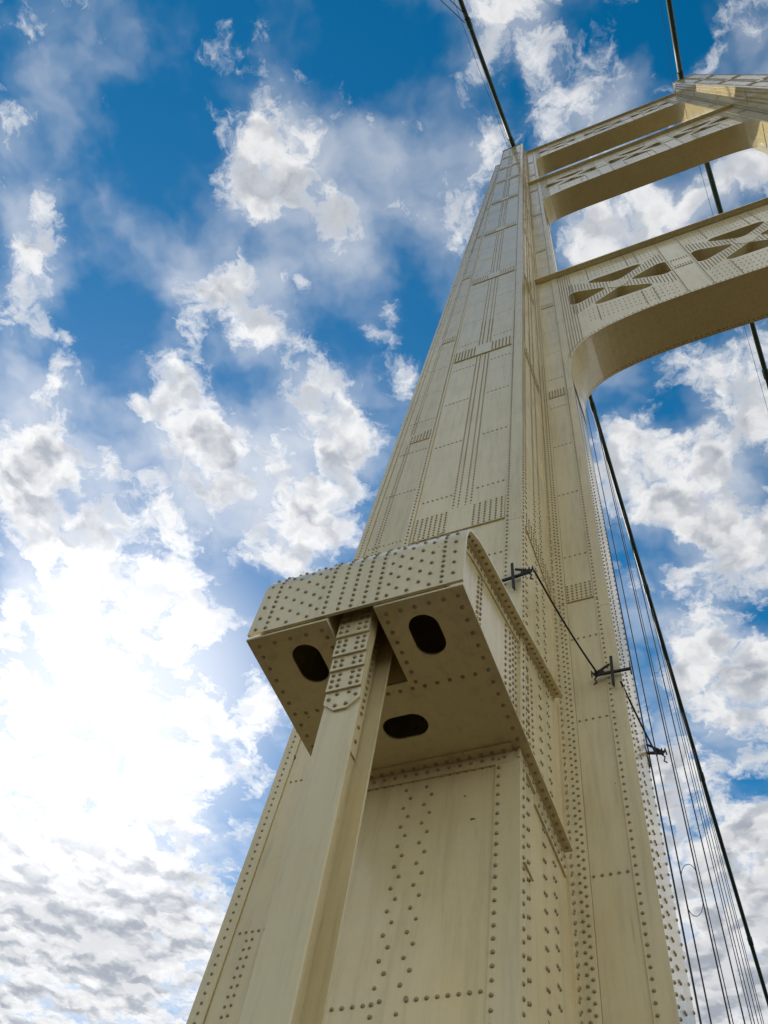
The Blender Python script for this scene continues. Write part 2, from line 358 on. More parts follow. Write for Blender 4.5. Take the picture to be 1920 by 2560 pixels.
def corner_angle(z0, z1, kind):
    e = .003; m = MB()
    def prof(z):
        t = .022
        if kind == 'front': return [(XR-.215, YF(z)+.01), (XR-.215, YF(z)-.012-t), (XR+.012+t, YF(z)-.012-t), (XR+.012+t, YF(z)+.16), (XR-.01, YF(z)+.16), (XR-.01, YF(z)+.01)]
        if kind == 'wing': return [(XI-.185, YW(z)+.01), (XI-.185, YW(z)-.012-t), (XI+.012+t, YW(z)-.012-t), (XI+.012+t, YW(z)+.13), (XI-.01, YW(z)+.13), (XI-.01, YW(z)+.01)]
        if kind == 'inner': return [(XR-.01, YW(z)-.25), (XR+.034, YW(z)-.25), (XR+.034, YW(z)-.034), (XR+.20, YW(z)-.034), (XR+.20, YW(z)+.01), (XR-.01, YW(z)+.01)]
        if kind == 'outer': return [(XO(z)+.18, YW(z)+.01), (XO(z)+.18, YW(z)-.034), (XO(z)-.034, YW(z)-.034), (XO(z)-.034, YW(z)+.14), (XO(z)+.01, YW(z)+.14), (XO(z)+.01, YW(z)+.01)]
    a = prof(z0); b = prof(z1); k = len(a)
    m.add([(x, y, z0) for x, y in a] + [(x, y, z1) for x, y in b], [tuple(range(k)), tuple(range(k, 2*k))] + [(i, (i+1) % k, (i+1) % k + k, i + k) for i in range(k)])
    o = m.build('corner_angle', M_PAINT, leg)
    if z1 > 52: upper.append(o)
ZS = [GROUND, 11.78, 21.5, 30.85, 41.3, 52.1, 62.8, 72.2, 81.9, ZT]
for i in range(len(ZS) - 1):
    z0, z1 = ZS[i] + .004, ZS[i + 1] - .004
    plate('F', -3.63, XR - .22, z0, z1, -.01, .012, 'face_plate')
    plate('F', XL + .002, -3.645, z0 - (.5 if i else 0), z1 - .508 if i < len(ZS) - 2 else z1, -.01, .034, 'corner_angle')
    plate('W', XR + .205, XI - .19, z0 + .12, z1 + .11, -.01, .012, 'face_plate')
    plate('O', .185, 2.35 - .0152 * (z0 - 6.5), z0 + .12, z1 + .11, -.01, .012, 'face_plate')
    plate('S', .17, YW(z0) - YF(z0) - .26 - (.0463 - .0365) * (z1 - z0), z0, z1, -.01, .012, 'side_plate')
    plate('I', .135, 1.42, z0, z1, -.01, .012, 'side_plate')
    for kd in ('front', 'wing', 'inner', 'outer'):
        dz = {'front': -.14, 'wing': -.2, 'inner': .1, 'outer': -.35}[kd]
        corner_angle(max(GROUND, z0 + dz) if i else z0, min(ZT, z1 + dz) if i < len(ZS) - 2 else z1, kd)
    if i:
        # lap plates over the joint: their lower edge is the dark line seen from below
        plate('F', -3.60, XR - .235, z0, z0 + .84, .0125, .040, 'splice_plate')
        plate('W', XR + .215, XI - .20, z0 + .12, z0 + .72, .0125, .034, 'splice_plate')
        plate('O', .42, 1.22, z0 + .02, z0 + .62, .0125, .034, 'splice_plate')
        plate('S', .18, YW(z0) - YF(z0) - .30, z0 + .0, z0 + .55, .0125, .030, 'splice_plate')
# rivets of the leg
RL = []; RNEAR = []
def rv(fc, u, z, off=.012): RL.append((face_pt(fc, u, z, off), NRM[fc]))
def col(fc, u, z0, z1, pitch=.118, off=.012, zig=0.0):
    for j, z in enumerate(fr(z0, z1, pitch)): rv(fc, u + (zig if j % 2 else 0), z, off)
def row(fc, u0, u1, z, pitch=.086, off=.012):
    for u in fr(u0, u1, pitch): rv(fc, u, z, off)
zb = GROUND
for i in range(len(ZS) - 1):
    z0, z1 = ZS[i], ZS[i + 1]; top = i >= 4
    p = .118 if not top else .13
    za = z0 + (.9 if i else 1.0)
    if i == 0:
        for z in fr(zb + .6, z1 - .05, .118):
            j = int(round((z - zb) / .118))
            rv('F', -2.985 if j % 2 else -2.925, z); rv('F', -2.77 if j % 2 else -2.705, z)
    else:
        for u in (-2.975, -2.885, -2.755, -2.665): col('F', u, za, z1 - .06, p, .012)
    col('F', XR - .178, z0 + .05, z1, p, .034)
    col('F', -3.695, z0 + .05, z1 - .06, p, .034)
    for z in ([1.5, 4.02, 6.4, 8.9, 10.75] if i == 0 else fr(z0 + 1.45, z1 - .75, 2.5)):
        if i == 0:
            row('F', -3.50, -3.06, z, .086); row('F', -2.62, -2.11, z, .086)
            if z == 4.02: row('F', -2.99, -2.99, z); row('F', -2.7, -2.7, z)
        else:
            row('F', -3.55, -3.04, z, .10 if top else .086); row('F', -2.57, -2.12, z, .10 if top else .086)
        if z > 2:
            row('W', -1.60, -1.24, z + .13, .083 if not top else .1); row('O', .26, .60, z + .1, .085); row('O', .72, 1.5, z + .1, .085)
    if i:
        for u in fr(-3.56, -3.06, .085) + fr(-2.58, -2.12, .085): col('F', u, z0 + .05, z0 + .74, .085, .040)
        for u in fr(-1.60, -1.23, .075): col('W', u, z0 + .17, z0 + .58, .083, .034)
        for u in fr(.46, 1.18, .085): col('O', u, z0 + .08, z0 + (.45 if u < .8 else .58), .085, .034)
        for u in fr(.24, YW(z0) - YF(z0) - .36, .12): col('S', u, z0 + .05, z0 + .48, .085, .030)
    # side of the pilaster
    dS = lambda z: YW(z) - YF(z)
    for z in fr(z0 + .06, z1, p): rv('S', .06, z, .034)
    for z in fr(z0 + .62, z1 - .08, .118 * (1.6 if i < 2 else 1.3)):
        d = dS(z)
        for u in (.235, .29): rv('S', u, z + u * .6)
        for u in (.40 * d, .40 * d + .055): rv('S', u, z + u * .3)
        if d > 1.3:
            for u in (.58 * d, .58 * d + .06): rv('S', u, z + u * .1)
    for j, z in enumerate(fr(z0 + .06, z1, p)):
        rv('SB', .175, z, .034); rv('SB', .115 if j % 2 else .14, z + .06, .034) if not top else None
        rv('W', XR + .095, z, .034); rv('W', XR + .15, z + .06, .034)
        rv('W', XI - .145, z, .034); rv('I', .055, z, .034)
        rv('O', .075, z, .034)
    for j, z in enumerate(fr(z0 + .1, z1 - .05, .118 * 1.35)):
        rv('I', .60, z); rv('I', .68, z + .03)
        rv('I', 1.37, z)
    for z in fr(z0 + (.7 if i else .5), z1 - .1, .118):
        if i == 0 and z > 6.45: continue
        rv('O', .385, z); rv('O', .46, z + .01)
near_leg = [x for x in RL if x[1] == NRM['F'] and 2.2 < x[0][2] < 6.3]
near_leg.sort(key=lambda x: Vector(x[0]).length)
single = near_leg[:110]; ids = set(id(x) for x in single)
rivets_single(single, leg, .0200)
rest = [x for x in RL if id(x) not in ids]
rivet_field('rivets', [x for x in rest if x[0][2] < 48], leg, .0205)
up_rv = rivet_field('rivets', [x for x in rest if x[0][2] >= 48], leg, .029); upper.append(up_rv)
# caps on top of the leg
for (x0, x1, y0, y1) in ((XL - .06, XR + .06, YF(ZT) - .06, YB(ZT) + 1.06), (XO(ZT) - .06, XI + .06, YW(ZT) - .06, YB(ZT) + .06)):
    o = MB().box((x0, y0, ZT + .002 if x0 > -4 else ZT + .001), (x1, y1, ZT + (.16 if x0 > -4 else .12))).build('cap_plate', M_PAINT, leg); upper.append(o)
# far leg: the mirror image on the other side of the roadway
leg2 = leg.copy(); COL.objects.link(leg2); leg2.name = 'leg'; leg2.location = (OFFS[0] + 2 * MID, OFFS[1], OFFS[2]); leg2.scale = (-1, 1, 1)
leg2['label'] = 'far tower leg on the other side of the roadway'
for o in upper:
    c = o.copy(); COL.objects.link(c); c.parent = leg2

# ------------------------------------------------------------------ cross struts
PROF = [(0, -4.3), (.03, -3.2), (.08, -2.55), (.18, -2.04), (.36, -1.62), (.54, -1.29), (.83, -.97), (1.38, -.58), (2.4, -.22), (3.4, -.06), (4.6, 0)]
def catmull(pts, n=4):
    out = []
    for i in range(len(pts) - 1):
        p0 = Vector(pts[max(i-1, 0)]); p1 = Vector(pts[i]); p2 = Vector(pts[i+1]); p3 = Vector(pts[min(i+2, len(pts)-1)])
        for k in range(n):
            t = k / n; out.append(tuple(.5*((2*p1) + (p2-p0)*t + (2*p0-5*p1+4*p2-p3)*t*t + (-p0+3*p1-3*p2+p3)*t**3)))
    return out + [tuple(pts[-1])]
def inside(poly, x, y):
    c = False; n = len(poly)
    for i in range(n):
        x1, y1 = poly[i]; x2, y2 = poly[i-1]
        if (y1 > y) != (y2 > y) and x < (x2-x1)*(y-y1)/(y2-y1)+x1: c = not c
    return c
def make_strut(zc, ztop, zbot, hs, label, pitch, shape):
    x0, x1 = XI + .036, 2 * MID - XI - .036
    half = catmull([(XI + .037 + dx * (hs if dx > .3 else hs), zbot + dz * hs) for dx, dz in PROF])
    low = half + [(2 * MID - x, z) for x, z in reversed(half)]
    holes = []; W2 = 1.72
    for cx in (MID - 4.23, MID, MID + 4.23):
        holes.append(rounded([(cx - W2, zc + 1.08), (cx - W2, zc - 1.08), (cx - .30, zc)], .24))
        holes.append(rounded([(cx + W2, zc - 1.08), (cx + W2, zc + 1.08), (cx + .30, zc)], .24))
        holes.append(rounded([(cx - 1.26, zc + 1.80), (cx, zc + .44), (cx + 1.26, zc + 1.80)], .24))
        holes.append(rounded([(cx + 1.26, zc - 1.80), (cx, zc - .44), (cx - 1.26, zc - 1.80)], .24))
    outer = low + [(x1, ztop - .08), (x0, ztop - .08)]
    me = fill_shape(outer, holes, .03)
    for v in me.vertices:
        x, z, e = v.co; v.co = (x, YW(z) + .0 + e, z)
    web = part(link('cross_strut', me, M_PAINT, tower)); web['label'] = label
    # rear web, soffit plates, flange, diaphragms
    m = MB(); nl = len(low)
    me2 = fill_shape(outer, [], .03)
    for v in me2.vertices:
        x, z, e = v.co; v.co = (x, YB(z) - .05 + e, z)
    link('rear_web', me2, M_PAINT, web)
    cuts = [0, 26, len(low) - 27, len(low) - 1]
    for a, b in zip(cuts[:-1], cuts[1:]):
        q = MB(); up = .03; seg = low[a:b + 1]; vs = []
        for x, z in seg:
            vs += [(x, YW(z) + .02, z + .012), (x, YB(z) - .068, z + .012), (x, YB(z) - .068, z + .045), (x, YW(z) + .02, z + .045)]
        fs = []
        for i in range(len(seg) - 1):
            for k2 in range(4): fs.append((i*4+k2, i*4+(k2+1) % 4, (i+1)*4+(k2+1) % 4, (i+1)*4+k2))
        fs += [(0, 1, 2, 3), tuple((len(seg)-1)*4 + k2 for k2 in (3, 2, 1, 0))]
        q.add(vs, fs); q.build('soffit_plate', M_PAINT, web, smooth=False)
    # cover strips under the soffit: joint strap and the rear edge strip
    xs = low[26][0]
    for xx in (xs, 2 * MID - xs):
        zz = zbot; MB().box((xx - .16, YW(zz) + .05, zz - .012), (xx + .16, YB(zz) - .10, zz + .010)).build('joint_strap', M_PAINT, web)
    MB().box((x0 - .8, YW(ztop) - .24, ztop - .075), (x1 + .8, YB(ztop) + .2, ztop)).build('top_flange', M_PAINT, web)
    MB().box((x0 - .2, YW(ztop) - .15, ztop - .115), (x1 + .2, YW(ztop) - .02, ztop - .078)).build('flange_angle', M_PAINT, web)
    for cx in (MID - 4.23, MID, MID + 4.23):
        for s in (-1, 1):
            xx = cx + s * (W2 + .06)
            MB().hexa([(xx - .012, YW(zbot) + .03, zbot + .06), (xx + .012, YW(zbot) + .03, zbot + .06), (xx + .012, YB(zbot) - .08, zbot + .06), (xx - .012, YB(zbot) - .08, zbot + .06),
                       (xx - .012, YW(ztop) + .03, ztop - .1), (xx + .012, YW(ztop) + .03, ztop - .1), (xx + .012, YB(ztop) - .08, ztop - .1), (xx - .012, YB(ztop) - .08, ztop - .1)]).build('diaphragm', M_PAINT, web)
    # the openings are lined with plates that run through to the rear web
    for h in holes:
        q = MB(); kh = len(h)
        q.add([(x, YW(z) + .016, z) for x, z in h] + [(x, YB(z) - .066, z) for x, z in h], [(i, (i+1) % kh, (i+1) % kh + kh, i + kh) for i in range(kh)])
        q.build('opening_liner', M_PAINT, web)
    # raised strips on the web
    def strip(xa, xb, za, zb_, t=.018, nm='web_strap'):
        yy = .0155; m = MB()
        m.hexa([(xa, YW(za)-yy, za), (xb, YW(za)-yy, za), (xb, YW(zb_)-yy, zb_), (xa, YW(zb_)-yy, zb_), (xa, YW(za)-yy-t, za), (xb, YW(za)-yy-t, za), (xb, YW(zb_)-yy-t, zb_), (xa, YW(zb_)-yy-t, zb_)]).build(nm, M_PAINT, web)
    for cx in (MID - 2.115, MID + 2.115):
        strip(cx - .30, cx + .30, zc - .62, zc + .62)
        for s in (-1, 1): strip(cx + s*.38 - .045, cx + s*.38 + .045, zbot + .16, ztop - .13, .012)
    # corner gussets of every X
    for cx in (MID - 4.23, MID, MID + 4.23):
        m = MB(); yy = .0155; pts = [(cx - .40, zc - .46), (cx + .40, zc - .46), (cx + .40, zc + .46), (cx - .40, zc + .46)]
        o8 = [(cx - .36, zc - .14), (cx - .13, zc - .50), (cx + .13, zc - .50), (cx + .36, zc - .14), (cx + .36, zc + .14), (cx + .13, zc + .50), (cx - .13, zc + .50), (cx - .36, zc + .14)]
        kk = len(o8)
        m.add([(x, YW(z) - yy, z) for x, z in o8] + [(x, YW(z) - yy - .014, z) for x, z in o8], [tuple(range(kk)), tuple(range(kk, 2*kk))] + [(i, (i+1) % kk, (i+1) % kk + kk, i + kk) for i in range(kk)])
        m.build('gusset_plate', M_PAINT, web)
    # rivets
    rr = []
    def rp(x, z, off=.016): rr.append(((x, YW(z) - off, z), NRM['W']))
    lowz = lambda x: np.interp(x, [q[0] for q in low], [q[1] for q in low])
    def ok(x, z, mg=.07):
        if z < lowz(x) + .05 or z > ztop - .14: return False
        for cx in (MID - 4.23, MID, MID + 4.23):
            if abs(x - cx) < W2 + mg and abs(z - zc) < 1.8:
                for h in holes:
                    for ax, az in ((0, 0), (mg, 0), (-mg, 0), (0, mg), (0, -mg)):
                        if inside(h, x + ax, z + az): return False
        return True
    for s in (0, 1):
        mir = (lambda x: 2 * MID - x) if s else (lambda x: x)
        for c_ in range(6):
            x = XI + .10 + .085 * c_
            for z in fr(lowz(x) + .12, ztop - .2, pitch): rp(mir(x), z)
    for cx in (MID - 4.23, MID, MID + 4.23):
        for x in fr(cx - W2 - .02, cx + W2 + .02, pitch * .82):
            for z in fr(zc - 2.05, zc + 2.05, pitch * .82):
                dx, dz = abs(x - cx), abs(z - zc)
                if abs(dz - dx * .95) < .62 and ok(x, z): rp(x, z)
    for cx in (MID - 2.115, MID + 2.115):
        for s in (-1, 1):
            for z in fr(zbot + .25, ztop - .2, pitch): rp(cx + s * .38, z, .028)
        for zz in (-.52, .52):
            for x in fr(cx - .26, cx + .26, .08):
                for k2 in range(3): rp(x, zc + zz - math.copysign(.08 * k2, zz), .034)
    for zz in (2.25, 2.65, 3.1, 3.55, -2.2, -2.6, -3.0, -3.4):
        for x in fr(XI + .9, 2 * MID - XI - .9, pitch * 1.1):
            if min(abs(x - MID + 2.115), abs(x - MID - 2.115)) > .5 and ok(x, zc + zz): rp(x, zc + zz)
    for cx in (MID - 4.23, MID, MID + 4.23):
        for s in (-.9, .55, .9):
            for z in fr(zbot + .2, zc - 1.95, pitch) + fr(zc + 1.95, ztop - .2, pitch): 
                if ok(cx + s, z): rp(cx + s, z)
    for i in range(len(low) - 1):
        a = Vector(low[i]); b = Vector(low[i+1]); d = (b - a); L = d.length; nn = Vector((-d.y, d.x)).normalized()
        for t in np.arange(0, L, pitch):
            p = a + d * (t / L) + nn * .09; rp(p.x, p.y)
            if shape and i < 60:     # underside rows of the nearest strut
                pz = a + d * (t / L); n3 = (nn.x * -1, 0, nn.y * -1)
                for yy in (1.42,): rr.append(((pz.x - nn.x*-.011, YW(pz.y) + yy, pz.y + nn.y*.011), n3))
    rivet_field('rivets', rr, web, .026)
    return web
make_strut(31.0, 35.13, 27.08, 1.0, 'lowest visible cross strut, nearest the camera, with deep haunches', .13, True)
make_strut(63.0, 67.2, 58.7, .66, 'middle cross strut between the two tower legs', .17, False)
make_strut(88.0, 92.3, 84.3, .45, 'topmost cross strut level with the leg tops', .2, False)

# ------------------------------------------------------------------ bracket on the near leg
BX0, BX1 = -3.905, -1.71; BY = 3.98; BZ = 6.55
prof = catmull([(BY, 6.625), (BY, 7.30), (BY + .005, 7.44), (4.06, 7.665), (4.23, 7.815), (4.45, 7.945), (5.17, 8.225), (5.77, 8.44), (7.22, 9.02), (7.60, 9.17)], 5)
def offset(poly, t):
    out = []
    for i in range(len(poly)):
        d = (Vector(poly[min(i+1, len(poly)-1)]) - Vector(poly[max(i-1, 0)])).normalized(); nn = Vector((d.y, -d.x)); out.append((poly[i][0] + nn.x * t, poly[i][1] + nn.y * t))
    return out
inner = offset(prof, .03)
m = MB(); kp = len(prof); vs = []
for x in (BX0, BX1): vs += [(x, y, z) for y, z in prof] + [(x, y, z) for y, z in inner]
fs = []
for i in range(kp - 1):
    fs += [(i, i+1, 2*kp+i+1, 2*kp+i), (kp+i, 3*kp+i, 3*kp+i+1, kp+i+1), (i, kp+i, kp+i+1, i+1), (2*kp+i, 2*kp+i+1, 3*kp+i+1, 3*kp+i)]
fs += [(0, 2*kp, 3*kp, kp), (kp-1, 2*kp-1, 4*kp-1, 3*kp-1)]
m.add(vs, fs)
bracket = part(m.build('bracket', M_PAINT, tower, smooth=False)); bracket['label'] = 'rounded riveted box bracket with oval holes jutting from the near leg'
bm = bmesh.new(); bm.from_mesh(bracket.data)
for f_ in bm.faces:
    f_.smooth = abs(f_.normal.x) < .5
for e_ in bm.edges:
    if len(e_.link_faces) == 2 and e_.calc_face_angle(0) > R(40): e_.smooth = False
bm.to_mesh(bracket.data); bm.free()
holes = [stadium(-3.405, 4.42, .29, .47), stadium(-2.205, 4.42, .29, .47), stadium(-2.805, 5.41, .47, .29)]
PX0, PX1, PY1 = -3.05, -2.575, 4.885
outl = [(BX0 + .005, BY + .01), (PX0, BY + .01), (PX0, PY1), (PX1, PY1), (PX1, BY + .01), (BX1, BY + .01), (BX1, 5.985), (BX0 + .005, 5.985)]
me = fill_shape(outl, holes, .028)
for v in me.vertices: v.co.z += BZ + .014
link('bottom_plate', me, M_PAINT, bracket)
for xs, nm in ((XR - .032, 'side_plate'), (-3.775, 'side_plate')):
    poly = [(BY + .035, BZ + .03)] + [(y + .002, z - .002) for y, z in offset(prof, .031) if y < 6.6] + [(6.6, BZ + .03)]
    poly[1] = (BY + .035, poly[1][1])
    MB().prism(poly, xs, xs + .028).build(nm, M_PAINT, bracket)
    # angle under the sloping top plate
    q1 = [p for p in offset(prof, .034) if p[1] > 7.2 and p[0] < 7.5]; q2 = [p for p in offset(prof, .165) if p[1] > 7.0]
    q2 = offset(prof, .165)[len(prof) - len(q1) - (sum(1 for p in offset(prof, .034) if p[0] >= 7.5)): len(prof) - sum(1 for p in offset(prof, .034) if p[0] >= 7.5)]
    xa, xb = (xs + .030, xs + .046) if xs > -3 else (xs - .024, xs - .002)
    mm = MB(); nq = len(q1); vs = []
    for x in (xa, xb): vs += [(x, y, z) for y, z in q1] + [(x, y, z) for y, z in q2]
    fs = []
    for i in range(nq - 1): fs += [(i, i+1, nq+i+1, nq+i), (2*nq+i, 3*nq+i, 3*nq+i+1, 2*nq+i+1), (i, 2*nq+i, 2*nq+i+1, i+1), (nq+i, nq+i+1, 3*nq+i+1, 3*nq+i)]
    fs += [(0, nq, 3*nq, 2*nq), (nq-1, 3*nq-1, 4*nq-1, 2*nq-1)]
    mm.add(vs, fs).build('edge_angle', M_PAINT, bracket)
# lower flange carried along the sides of the leg, with its angle and gusset bars
MB().box((XR + .036, 5.99, BZ - .001), (BX1, 7.49, BZ + .027)).build('flange', M_PAINT, bracket)
MB().box((XR + .013, 5.95, BZ - .125), (XR + .036, 7.53, BZ - .003)).build('flange_angle', M_PAINT, bracket)
MB().box((XR + .013, 6.46, BZ - .27), (XR + .034, 7.54, BZ - .128)).build('flange_angle', M_PAINT, bracket)
MB().box((XR + .036, 5.99, 5.21), (XR + .056, 6.24, 5.224)).build('flange_angle', M_PAINT, bracket)
MB().box((BX0 + .13, 5.86, BZ - .024), (XR - .03, YF(6.5) - .014, BZ - .002)).build('seat_angle', M_PAINT, bracket)
MB().box((BX0 + .27, YF(6.4) - .036, BZ - .16), (XR - .03, YF(6.4) - .014, BZ - .026)).build('seat_angle', M_PAINT, bracket)
# pocket walls
for (a, b) in (((PX0 - .02, BY + .035, BZ + .03), (PX0 - .002, PY1 + .02, 7.6)), ((PX1 + .002, BY + .035, BZ + .03), (PX1 + .02, PY1 + .02, 7.6)), ((PX0, PY1 + .002, BZ + .03), (PX1, PY1 + .02, 7.6))):
    MB().box(a, b).build('pocket_wall', M_PAINT, bracket)
# lug strips in the slit between the front plate and the bottom plate
for xa, xb in ((-3.72, -3.2), (-2.52, -2.35), (-2.3, -1.9)):
    MB().box((xa, BY + .04, BZ + .029), (xb, BY + .12, 6.70)).build('slit_strip', M_PAINT, bracket)
# rivets on the bracket
arc = [0]
for i in range(1, kp): arc.append(arc[-1] + (Vector(prof[i]) - Vector(prof[i-1])).length)
def on_prof(s):
    y = float(np.interp(s, arc, [p[0] for p in prof])); z = float(np.interp(s, arc, [p[1] for p in prof]))
    y2 = float(np.interp(s + .02, arc, [p[0] for p in prof])); z2 = float(np.interp(s + .02, arc, [p[1] for p in prof]))
    d = Vector((y2 - y, z2 - z)).normalized(); return y, z, (0, -d.y, d.x)
RB = []
def brow(x, s0, s1, pitch):
    for s in np.arange(s0, s1, pitch):
        y, z, nn = on_prof(s); RB.append(((x, y + .0, z), nn))
WB = BX1 - BX0
for fr_ in (.085, .365, .435, .495, .555, .615, .905): brow(BX0 + WB * fr_, .05, 1.55, .088)
for j, fr_ in enumerate((.035, .135, .185, .235, .285, .325, .66, .70, .75, .80, .85, .955)): brow(BX0 + WB * fr_, .06 + (.09 if j % 2 else 0), 1.5, .185)
vis = [p for p in RB if p[1][1] < -.25]
rivets_single(vis[:185], bracket, .0205)
RB = vis[185:] + [p for p in RB if p[1][1] >= -.25]
dn = (0, 0, -1)
def bot(x, y): RB.append(((x, y, BZ), dn))
for x in fr(BX0 + .10, PX0 - .09, .15) + fr(PX1 + .09, BX1 - .08, .15): bot(x, BY + .11)
for y in fr(BY + .24, 5.85, .155): bot(BX0 + .085, y); bot(BX1 - .085, y)
for y in fr(BY + .2, PY1 + .02, .115): bot(PX0 - .07, y); bot(PX1 + .07, y)
for x in fr(BX0 + .2, BX1 - .22, .125): bot(x, PY1 + .09)
for x in fr(BX0 + .28, BX1 - .25, .12): RB.append(((x, 5.93, BZ - .024), dn))
for x in fr(BX0 + .32, BX1 - .25, .12): RB.append(((x, YF(6.45) - .036, BZ - .085), (0, -1, 0)))
for y in fr(6.08, 7.42, .118): RB.append(((XR + .085, y, BZ - .001), dn)); RB.append(((XR + .036, y + .05, BZ - .065), (1, 0, 0)))
for y in fr(6.55, 7.45, .118): RB.append(((XR + .034, y, BZ - .205), (1, 0, 0)))
sx = (1, 0, 0)
for j, z in enumerate(fr(6.62, 7.86, .088)): 
    for y in (4.70, 4.79):
        if z < np.interp(y, [p[0] for p in prof], [p[1] for p in prof]) - .22: RB.append(((XR - .004, y, z), sx))
for y in (5.60, 5.75, 5.86, 5.95, 6.05, 6.14, 6.25, 6.36, 6.5):
    for z in np.arange(6.72 + (.05 if int(y*100) % 2 else 0), 8.3, .10):
        if z < np.interp(y, [p[0] for p in prof], [p[1] for p in prof]) - .24: RB.append(((XR - .004 if y < 6.0 else XR + .012, y, z), sx))
qa = offset(prof, .10); 
for s in np.arange(.95, arc[-1] - .1, .12):
    y = float(np.interp(s, arc, [p[0] for p in qa])); z = float(np.interp(s, arc, [p[1] for p in qa])); RB.append(((XR + .014, y, z), sx))
qb = offset(prof, .031)
for s in np.arange(.85, arc[-1] - .1, .12):
    y = float(np.interp(s, arc, [p[0] for p in qb])); z = float(np.interp(s, arc, [p[1] for p in qb])); _, _, nn = on_prof(s)
    RB.append(((XR + .075, y, z), tuple(-c for c in nn)))
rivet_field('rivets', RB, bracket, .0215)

# ------------------------------------------------------------------ steel post standing in the bracket pocket
PC = -2.82
post = empty('steel_post', (PC, 4.43, GROUND)); tag(post, 'pale ivory steel column standing in front, its head inside the bracket pocket', 'post')
PO = (-PC, -4.43, -GROUND)
def pp(o): o.location = PO; return o
pw = .17
ff = pp(MB().box((PC - pw, 4.235, GROUND), (PC + pw, 4.262, 7.3)).build('front_flange', M_PAINT, post, bevel=.008))
pp(MB().box((PC - .012, 4.2625, GROUND), (PC + .012, 4.598, 7.3)).build('web', M_PAINT, post))
pp(MB().box((PC - pw, 4.5985, GROUND), (PC + pw, 4.6255, 7.3)).build('rear_flange', M_PAINT, post, bevel=.003))
pp(MB().box((PC - .32, 4.1, GROUND), (PC + .32, 4.76, GROUND + .04)).build('base_plate', M_PAINT, post))
# stacked cover plates at the head, each shorter than the one beneath it
t = 4.2349
c0 = MB(); pts = [(-pw + .002, 5.61), (-.062, 5.505), (.062, 5.505), (pw - .002, 5.61), (pw - .002, 7.2), (-pw + .002, 7.2)]
kk = len(pts)
c0.add([(PC + x, t, z) for x, z in pts] + [(PC + x, t - .022, z) for x, z in pts], [tuple(range(kk)), tuple(range(kk, 2*kk))] + [(i, (i+1) % kk, (i+1) % kk + kk, i + kk) for i in range(kk)])
cov0 = c0.build('cover_plate', M_PAINT, post); pp(cov0)
for i, zz in enumerate((5.74, 5.987, 6.168, 6.42)):
    t -= .0225; th = .022
    pp(MB().box((PC - pw + .004 + .001*i, t - th, zz), (PC + pw - .006, t, 7.19)).build('cover_plate', M_PAINT, post))
RP = []; lay = [(5.50, 4.2129), (5.74, 4.1904), (5.987, 4.1679), (6.168, 4.1454), (6.42, 4.1229)]
def yat(z):
    y = 4.2129
    for zz, yy in lay:
        if z > zz: y = yy
    return y
for z, xs in ((5.555, (-.05, .05)), (5.65, (-.125, .125)), (5.70, (-.055, .055))):
    for x in xs: RP.append(((PC + x, yat(z) , z), (0, -1, 0)))
for z in (5.79, 5.865, 5.94, 6.04, 6.11, 6.22, 6.30, 6.37, 6.48, 6.56, 6.64, 6.72):
    for x in (-.125, -.06, .06, .125): RP.append(((PC + x, yat(z) - .0005, z), (0, -1, 0)))
# splice plate on the web, right side
pp(MB().box((PC + .0125, 4.275, 5.28), (PC + .028, 4.585, 6.9)).build('web_splice', M_PAINT, post))
for j, z in enumerate(np.arange(5.34, 6.8, .085)): 
    for y in (4.34, 4.43, 4.52): 
        if (j + int(y * 100)) % 2 == 0 or z > 5.7: RP.append(((PC + .028, y, z), (1, 0, 0)))
pp(MB().box((PC - .12, 4.626, 6.0), (PC + .15, 4.655, 7.2)).build('cover_plate', M_PAINT, post))
# individual rivets of the post
for p, nn in RP:
    o = bpy.data.objects.new('rivet', RIVET_ME); COL.objects.link(o); o.parent = ff
    o.location = p; o.rotation_mode = 'QUATERNION'; o.rotation_quaternion = Vector(nn).to_track_quat('Z', 'Y'); o.scale = (.02, .02, .02)

# ------------------------------------------------------------------ main cables
def lerp_pts(a, b, n, sag=0.0):
    a = Vector(a); b = Vector(b); return [a.lerp(b, i/n) - Vector((0, 0, sag * 4 * (i/n) * (1 - i/n))) for i in range(n + 1)]
def band(q, a, d, r, parent, mat, ln=.9):
    d = Vector(d).normalized(); a = Vector(a); q = MB()
    q.tube([a - d*ln/2, a - d*ln*.46, a + d*ln*.46, a + d*ln/2], [r*1.08, r*1.22, r*1.22, r*1.08], 14)
    side = d.cross(Vector((0, 0, 1))).normalized(); upv = side.cross(d)
    for s in (-1, 1):
        q.bar(a - d*ln*.42 + upv*s*r*1.25, a + d*ln*.42 + upv*s*r*1.25, .10, .12, side)
        for k2 in range(5): q.tube([a + d*ln*(-.36 + .18*k2) + upv*s*r*1.28 - side*.16, a + d*ln*(-.36 + .18*k2) + upv*s*r*1.28 + side*.16], .028, 6)
    return q.build('cable_band', mat, parent, smooth=False)
def main_cable(pts, r, label, bands, ropes):
    e = empty('main_cable', pts[len(pts)//2]); tag(e, label, 'cable', 'main suspension cables'); off = -Vector(pts[len(pts)//2])
    o = MB().tube(pts, r, 16).build('cable_rope', M_CABLE, e, smooth=True); o.location = off
    for t in bands:
        f_ = t * (len(pts) - 1); i = min(int(f_), len(pts) - 2); p = Vector(pts[i]).lerp(Vector(pts[i+1]), f_ - i)
        b = band(None, p, Vector(pts[i+1]) - Vector(pts[i]), r, e, M_CABLE); b.location = off
    for dx, dz in ropes:
        h = MB().tube([Vector(p) + Vector((dx, 0, dz)) for p in pts], .017, 6).build('hand_rope', M_ROPE, e); h.location = off
    return e
CX = -2.35
